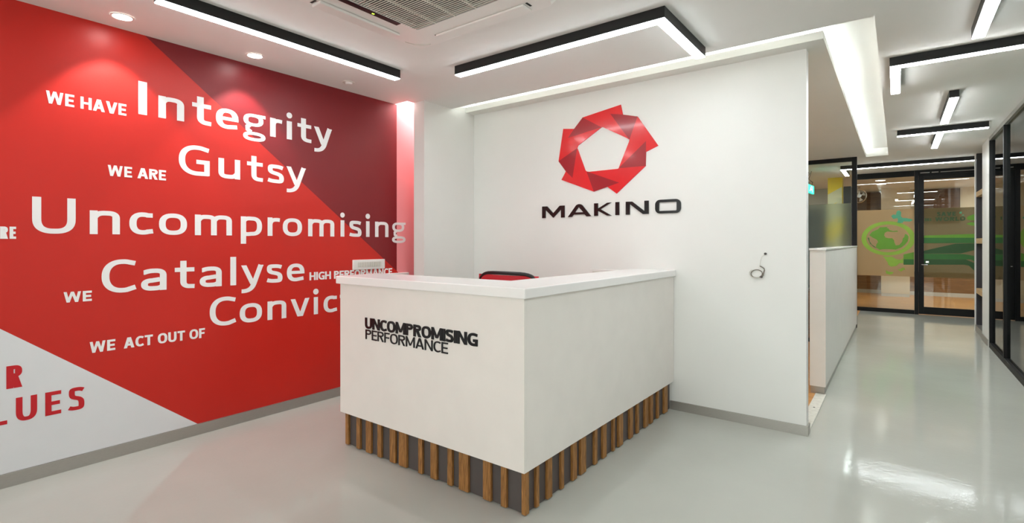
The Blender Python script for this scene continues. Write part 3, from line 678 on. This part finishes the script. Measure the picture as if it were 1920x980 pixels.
# ------------------------------------------------------------------ glazed screen with frosted film
YG = 10.05
gs = thing('glass_screen', 'black framed glass screen with frosted lower film behind the low white partition', 'partition', (-1.2, YG, 0))
bx('post', BLACK, -.592, -.522, YG - .03, YG + .04, 0, CH - .001, gs)
bx('post', BLACK, -2.12, -2.06, YG - .03, YG + .04, 0, CH - .001, gs)
bx('post', BLACK, -3.66, -3.60, YG - .03, YG + .04, 0, CH - .001, gs)
bx('top_rail', BLACK, -3.60, -.593, YG - .03, YG + .04, 2.735, CH - .001, gs)
bx('bottom_rail', BLACK, -3.60, -.593, YG - .03, YG + .04, 0, .07, gs)
for a, b in ((-2.06, -.592), (-3.60, -2.12)):
    pn = bx('pane', GLASS, a, b, YG, YG + .01, .07, 2.735, gs)
    bx('frosted_film', FROST, a + .01, b - .01, YG - .004, YG - .002, .08, 2.045, pn)
# room behind it
cl = thing('pillar', 'yellow square pillar with pale diagonal stripes behind the frosted screen', 'pillar', (-1.07, 13.1, 0))
bx('shaft', YEL, -1.205, -.94, 13.0, 13.3, 0, CH - .001, cl)
def cz(p): return ony(1500 + p[0] / 4.9, 280 + p[1] / 4.9, 13.0)
bm = bmesh.new(); prism(bm, [cz(p) for p in [(256, 415), (384, 345), (384, 460), (320, 495), (256, 530)]][::-1], 0, .002, lambda u, v, q: (u, 12.999 - q, v)); obj('pale_band', bm, PALE, cl)
for zz in (1.75, 1.0):
    bm = bmesh.new(); prism(bm, [(-1.204, zz), (-.941, zz + .25), (-.941, zz + .6), (-1.204, zz + .35)], 0, .002, lambda u, v, q: (u, 12.999 - q, v)); obj('pale_band', bm, PALE, cl)
st(bx('wall_office_far', mat('grey wall', (176, 180, 172), .6, noise=.02), -4.05, -.9, 15.5, 15.55, 0, CH))
st(bx('trim_dark_band', NAVY, -4.05, -1.0, 15.44, 15.49, 0, 2.3))
tag(bx('tall_cabinet', NAVY, -.93, -.80, 13.25, 13.8, 0, 2.62), 'tall dark blue cabinet just right of the yellow pillar', 'cabinet')
def atz(px, Z): u = (px - 960) / FPX * Z; return Vector((RT[0] * u + FW[0] * Z, RT[1] * u + FW[1] * Z))
P1, P2 = atz(1513.5, 9.6), atz(1526.5, 10.1); dv = (P2 - P1).normalized(); nv = Vector((dv.y, -dv.x)); LE = (P2 - P1).length
ex = thing('exit_sign', 'green running-man exit sign hanging from the ceiling by cables behind the glass screen', 'sign', (P1.x, P1.y, 2.42))
def MS(u, v, q): p = P1 + dv * u + nv * q; return (p.x, p.y, v)
ZB, ZT = 2.355, 2.515
bm = bmesh.new(); prism(bm, [(0, ZB), (LE, ZB), (LE, ZT), (0, ZT)], -.03, 0, MS); obj('box', bm, EXITG, ex)
bm = bmesh.new(); prism(bm, [(0, ZT + .0005), (LE * .3, ZT + .0005), (LE * .3, ZT + .045), (0, ZT + .045)], -.032, .002, MS); obj('top_bracket', bm, BLACK, ex)
bm = bmesh.new(); zm = (ZB + ZT) / 2; um = LE * .5
for q in ([(-.05, .0), (.0, .04), (.05, .04), (.0, .0)], [(.0, .0), (.09, -.025), (.1, -.01), (.03, .015)], [(-.04, .0), (-.11, -.045), (-.08, -.05), (-.0, -.01)], [(.03, .045), (.07, .045), (.07, .062), (.03, .062)], [(.14, -.06), (.17, -.06), (.17, .06), (.14, .06)]):
    prism(bm, [(um + a, zm + b) for a, b in q], .0005, .002, MS)
obj('pictogram', bm, EXITW, ex, 'white running figure')
for uu, bend in ((.05, -.04), (LE * .75, .05)):
    p = P1 + dv * uu - nv * .015; z0_ = ZT + .045 if uu < .1 else ZT
    bm = bmesh.new(); tube(bm, [(p.x, p.y, z0_), (p.x + bend * .4, p.y, z0_ + .06), (p.x - bend, p.y, z0_ + .13), (p.x, p.y, CH)], .005, 6); obj('hanging_cable', bm, BLACK, ex)

# ------------------------------------------------------------------ glass partition and door across the corridor end
YE2 = 12.65
ep = thing('glass_partition', 'black framed glass partition with printed green globe closing the corridor', 'partition', (-.1, YE2, 0))
bx('top_rail', BLACK, -.66, .27, YE2 - .03, YE2 + .03, 2.69, CH - .001, ep)
bx('bottom_rail', BLACK, -.66, .27, YE2 - .03, YE2 + .03, 0, .075, ep)
bx('post', BLACK, -.73, -.66, YE2 - .03, YE2 + .03, 0, CH - .001, ep)
bx('post', BLACK, .272, .335, YE2 - .035, YE2 + .035, 0, CH - .001, ep)
bx('post', BLACK, 1.31, 1.375, YE2 - .035, YE2 + .035, 0, CH - .001, ep)
pane = bx('pane', GLASS, -.66, .272, YE2, YE2 + .01, .075, 2.69, ep)
hd = bx('header', BLACK, .336, 1.309, YE2 - .03, YE2 + .03, 2.70, CH - .001, ep)
bx('vent_slot', ALU, .36, .50, YE2 - .033, YE2 - .0305, 2.735, 2.75, hd); bx('vent_slot', ALU, .53, .63, YE2 - .033, YE2 - .0305, 2.735, 2.75, hd); bx('vent_slot', ALU, .66, 1.2, YE2 - .033, YE2 - .0305, 2.735, 2.745, hd)
dr = thing('glass_door', 'black framed glass door with chrome lever at the end of the corridor', 'door', (.82, YE2, 0))
bx('stile', BLACK, .337, .415, YE2 - .02, YE2 + .02, .012, 2.698, dr); bx('stile', BLACK, 1.23, 1.308, YE2 - .02, YE2 + .02, .012, 2.698, dr)
bx('top_rail', BLACK, .4155, 1.2295, YE2 - .02, YE2 + .02, 2.61, 2.698, dr); bx('bottom_rail', BLACK, .4155, 1.2295, YE2 - .02, YE2 + .02, .012, .15, dr)
dp = bx('pane', GLASS, .4155, 1.2295, YE2, YE2 + .01, .15, 2.61, dr)
h = bx('lock_plate', BLACK, .36, .40, YE2 - .03, YE2 - .0205, .86, 1.22, dr)
bm = bmesh.new(); tube(bm, [(.38, YE2 - .03, .97), (.38, YE2 - .07, .97), (.47, YE2 - .075, .965)], .011, 8); obj('lever', bm, CHROME, dr)
bx('lock_case', CHROME, .44, .49, YE2 - .03, YE2 - .0205, 1.0, 1.04, dr, bevel=.003)
zf1 = ony(1663, 393, YE2)[1]; zf0 = ony(1663, 517, YE2)[1]
f1 = bx('printed_film', FILM, -.655, .268, YE2 - .004, YE2 - .002, zf0, zf1, ep); f2 = bx('printed_film', FILM_DIM, .417, 1.228, YE2 - .004, YE2 - .002, zf0, zf1, dr)
def gp(p, s=5.445, ox=1600, oy=440): return ony(ox + p[0] / s, oy + p[1] / s, YE2)
ML = lambda d: (lambda u, v, q: (u, YE2 - d - q, v))
def gfx(name, pts, m, par, d=.0042, s=5.445, ox=1600, oy=440):
    q = [gp(p, s, ox, oy) for p in pts]; ar = sum(q[i][0] * q[(i + 1) % len(q)][1] - q[(i + 1) % len(q)][0] * q[i][1] for i in range(len(q)))
    bm = bmesh.new(); prism(bm, q if ar > 0 else q[::-1], 0, .0008, ML(d)); obj(name, bm, m, par)
# globe: ring, sea and land (coordinates measured in the crop 1480,280 at 4.364x)
def g3(p): return gp(p, 7.536, 1600, 380)
gx, gz = g3((485, 503)); rx = g3((875, 503))[0] - gx; rz = g3((485, 262))[1] - gz
bm = bmesh.new(); N = 48
for i in range(N):
    a, b = 2 * math.pi * i / N, 2 * math.pi * (i + 1) / N
    q = [(gx + rx * k * math.cos(t_), gz + rz * k * math.sin(t_)) for k, t_ in ((1, a), (1, b), (.81, b), (.81, a))]
    q = [(min(u, .266), v) for u, v in q]
    if abs(q[0][0] - q[3][0]) + abs(q[1][0] - q[2][0]) < 1e-5: continue
    prism(bm, q, 0, .0008, ML(.0042))
obj('globe_ring', bm, GRN[1], ep)
gfx2 = lambda name, pts, m, par, d=.0042: gfx(name, pts, m, par, d, 4.364, 1480, 280)
gfx('globe_land', [(225, 460), (265, 410), (310, 390), (345, 375), (380, 345), (430, 345), (490, 338), (470, 352), (500, 365), (510, 385), (560, 400), (620, 393), (632, 408), (560, 412), (480, 405), (445, 425), (435, 460), (455, 490), (500, 500), (550, 500), (575, 530), (580, 560), (600, 602), (650, 595), (690, 550), (700, 500), (720, 485), (730, 440), (760, 450), (782, 480), (770, 540), (730, 590), (680, 630), (600, 660), (510, 655), (420, 655), (370, 662), (320, 630), (325, 590), (350, 550), (330, 520), (270, 490)], GRN[0], ep, .0042, 7.536, 1600, 380)
gfx('globe_edge', [(202, 495), (222, 490), (232, 545), (262, 590), (335, 640), (290, 625), (235, 575)], GRN[2], ep, .0042, 7.536, 1600, 380)
gfx2('butterfly', [(832, 545), (850, 532), (872, 535), (880, 505), (900, 498), (916, 515), (912, 545), (925, 560), (960, 562), (1000, 570), (1010, 580), (985, 590), (935, 588), (928, 600), (900, 603), (882, 598), (890, 580), (885, 562), (850, 568)], GRN[3], ep)
gfx('lime_butterfly', [(300, 215), (345, 225), (395, 222), (440, 250), (490, 255), (510, 235), (510, 290), (470, 290), (440, 318), (385, 325), (355, 305), (350, 280), (330, 255)], GRN[1], ep)
gfx('small_butterfly', [(450, 352), (480, 350), (500, 335), (520, 338), (530, 355), (505, 362), (490, 375)], GRN[1], ep)
gfx('small_butterfly', [(330, 360), (360, 375), (410, 380), (400, 400), (370, 405), (335, 395)], GRN[1], ep)
gfx('green_band', [(512, 200), (560, 190), (618, 176), (618, 250), (512, 250)], GRN[0], ep); gfx('green_band', [(512, 250), (618, 250), (618, 305), (512, 305)], GRN[2], ep)
XM = 1262
gfx('green_band', [(712, 8), (XM, -10), (XM, 30), (712, 30)], GRN[0], dr); gfx('green_band', [(712, 30), (XM, 30), (XM, 85), (712, 85)], GRN[2], dr)
gfx('green_band', [(712, 165), (1040, 90), (XM, 88), (XM, 150), (1100, 190), (712, 192)], GRN[4], dr)
gfx('green_band', [(712, 193), (1130, 196), (XM, 220), (XM, 285), (1200, 252), (712, 248)], GRN[2], dr)
gfx('green_band', [(712, 249), (1150, 252), (XM, 300), (XM, 390), (1180, 315), (1130, 305), (712, 305)], GRN[4], dr)
# small green printed slogan and tree crowns
MF = lambda u, v, q: (u, YE2 - .0042 - q, v)
def slogan(word, pa, pb, ptop, pbot):
    ua, ub = ony(pa, 400, YE2)[0], ony(pb, 400, YE2)[0]; va, vb = ony(1780, pbot, YE2)[1], ony(1780, ptop, YE2)[1]
    capword(word, ua, ub, va, vb, .022, .018, .012, MF, 0, .0008, 'letter', GRN[4], dr, label='small green letter of the slogan %s' % word)
slogan('SAVE', 1757, 1792, 397, 404.5)
slogan('THE', 1734, 1746, 408, 413.5)
slogan('WORLD', 1753, 1810, 406.5, 414)
g16 = lambda name, pts, m: gfx(name, pts, m, dr, .0042, 16, 1720, 385)
g16('tree_crown', [(1480, 370), (1530, 320), (1620, 290), (1700, 265), (1760, 262), (1760, 450), (1600, 445), (1500, 420)], GRN[0])
g16('tree_crown', [(1470, 555), (1540, 515), (1640, 500), (1760, 520), (1760, 612), (1600, 600)], GRN[0])
g16('leaf', [(1255, 240), (1270, 190), (1330, 180), (1330, 250)], GRN[3]); g16('leaf', [(1320, 290), (1390, 270), (1410, 300), (1350, 305)], GRN[3])

# end room
st(bx('trim_wainscot', WAINS, -.89, 4.9, 17.16, 17.199, .1, .62)); st(bx('baseboard_end', PLASTG, -.89, 4.9, 17.15, 17.199, 0, .099))
vp = thing('veneer_panel', 'brown timber wall panel, left of the cream pillar beyond the glass', 'wall panel', (-.6, 17.15, 2.3), 'brown timber panels')
bx('board', WENGE, -1.2, -.33, 17.15, 17.199, 1.9, 2.78, vp)
vp = thing('veneer_panel', 'brown timber wall panel seen through the glass door', 'wall panel', (.9, 17.15, 2.3), 'brown timber panels')
bx('board', WENGE, .38, 1.28, 17.15, 17.199, 1.9, 2.78, vp)
x0 = ony(1652, 554, 16.4)[0]; x1 = ony(1706, 556, 16.4)[0]
pl = thing('pillar', 'cream pillar on the wooden floor beyond the glass partition', 'pillar', ((x0 + x1) / 2, 16.7, 0))
bx('shaft', CREAM, x0, x1, 16.4, 17.1, .08, CH - .001, pl); bx('plinth', PLASTG, x0 + .005, x1 - .005, 16.41, 17.1, 0, .0795, pl)
for i, (px_, py_, lb) in enumerate(((1650, 335, 'nearer'), (1650, 343, 'farther'))):
    u = -.3; v = 14.2 + i * .9
    t = thing('downlight', '%s lit downlight in the room beyond the glass partition' % lb, 'light', (u, v, CH), 'recessed ceiling downlights')
    bm = bmesh.new(); cyl(bm, (u, v, CH - .006), .09, .005, 24); obj('lamp', bm, mat('small lamp', (255, 255, 255), .5, emit=2.5, ecol=(1, .96, .88), noise=.002), t)
    bm = bmesh.new(); cyl(bm, (u, v, CH - .003), .12, .002, 24); obj('trim_ring', bm, PLAST, t)
# small reel on the left pane (chrome fan like object beyond the glass)
fn = thing('wall_fan', 'small chrome wall fan behind the glass near the black post', 'fan', (-.66, 15.6, 2.3))
fx, fz = ony(1611, 367, 15.5)
bm = bmesh.new(); tube(bm, [(fx + .15 * math.cos(R(a)), 15.5, fz + .17 * math.sin(R(a))) for a in range(0, 360, 15)], .012, 6, closed=True); obj('guard_ring', bm, CHROME, fn)
bm = bmesh.new(); cyl(bm, (fx, 15.46, fz), .05, .08, 16, axis='Y'); obj('hub', bm, CHROME, fn)
for k in range(4):
    a = R(90 * k + 20); bm = bmesh.new(); prism(bm, [(fx + .04 * math.cos(a), fz + .04 * math.sin(a)), (fx + .13 * math.cos(a - .35), fz + .145 * math.sin(a - .35)), (fx + .13 * math.cos(a + .35), fz + .145 * math.sin(a + .35))], 15.49, 15.496, lambda u, v, q: (u, q, v)); obj('blade', bm, PLASTG, fn)
bx('bracket', CHROME, fx - .02, fx + .02, 15.5, 15.6, fz - .02, CH - .001, fn)

# ------------------------------------------------------------------ shelf niche on the right of the corridor
nc = thing('niche_shelving', 'dark open shelving with pale oak shelves set in the white corridor wall', 'shelf', (1.18, 10.6, 0))
bx('back_board', mat('anthracite board', (52, 50, 54), .5, noise=.04), 1.34, 1.37, 9.94, 10.86, .1, CH - .001, nc)
bx('side_board', MATS['anthracite board'], 1.0, 1.339, 10.80, 10.86, .1, CH - .001, nc)
bx('edge_strip', WHITE, .985, 1.36, 10.8605, 10.91, 0, CH - .001, nc); bx('plinth', ALU, .99, 1.339, 9.94, 10.855, 0, .0995, nc)
for zz in (.6, 1.38, 2.11): bx('shelf', OAKS, .995, 1.339, 9.94, 10.7995, zz, zz + .08, nc, bevel=.002, seg=1)

# ------------------------------------------------------------------ glazed wall on the right of the corridor
gw = thing('glazed_wall', 'black framed full-height tinted glass wall along the right of the corridor', 'partition', (XR + .03, 6.2, 0))
bx('top_rail', ALU, XR, XR + .06, 3.11, 9.26, 2.752, CH - .001, gw, label='grey top rail')
bx('bottom_rail', BLACK, XR, XR + .06, 3.11, 9.26, 0, .068, gw)
posts = [9.20, 8.08, 5.9, 4.6, 3.11]
for y in posts: bx('post', BLACK, XR, XR + .06, y, y + .055, .0685, 2.7515, gw)
for y0, y1 in ((8.136, 9.199), (5.956, 8.079), (4.656, 5.899), (3.166, 4.599)):
    bx('pane', GLASSG, XR + .028, XR + .038, y0, y1, .0685, 2.7515, gw)
tc_ = thing('tall_cabinet', 'dark teal cabinet shape standing in for an open glass door behind the tinted glass wall', 'cabinet', (1.7, 8.6, 0))  # stand-in for a teal panel taken to be an open glass door
bx('body', TEAL, 1.45, 1.95, 8.3, 8.8, .08, 2.3, tc_); bx('plinth', BLACK, 1.47, 1.93, 8.32, 8.78, 0, .0795, tc_)  # cabinet shape standing in for the open glass door
bx('door', TEAL, 1.455, 1.945, 8.28, 8.299, .1, 2.28, tc_, bevel=.002, seg=1)
# crumb on the floor in front of the slats
cx_, cy_ = -1.12, 2.27
bm = bmesh.new(); prism(bm, [(cx_, cy_), (cx_ + .012, cy_ - .003), (cx_ + .015, cy_ + .008), (cx_ + .004, cy_ + .012)], 0, .006)
tag(obj('paper_scrap', bm, VWHITE), 'tiny white scrap on the grey floor in front of the slatted plinth', 'scrap')
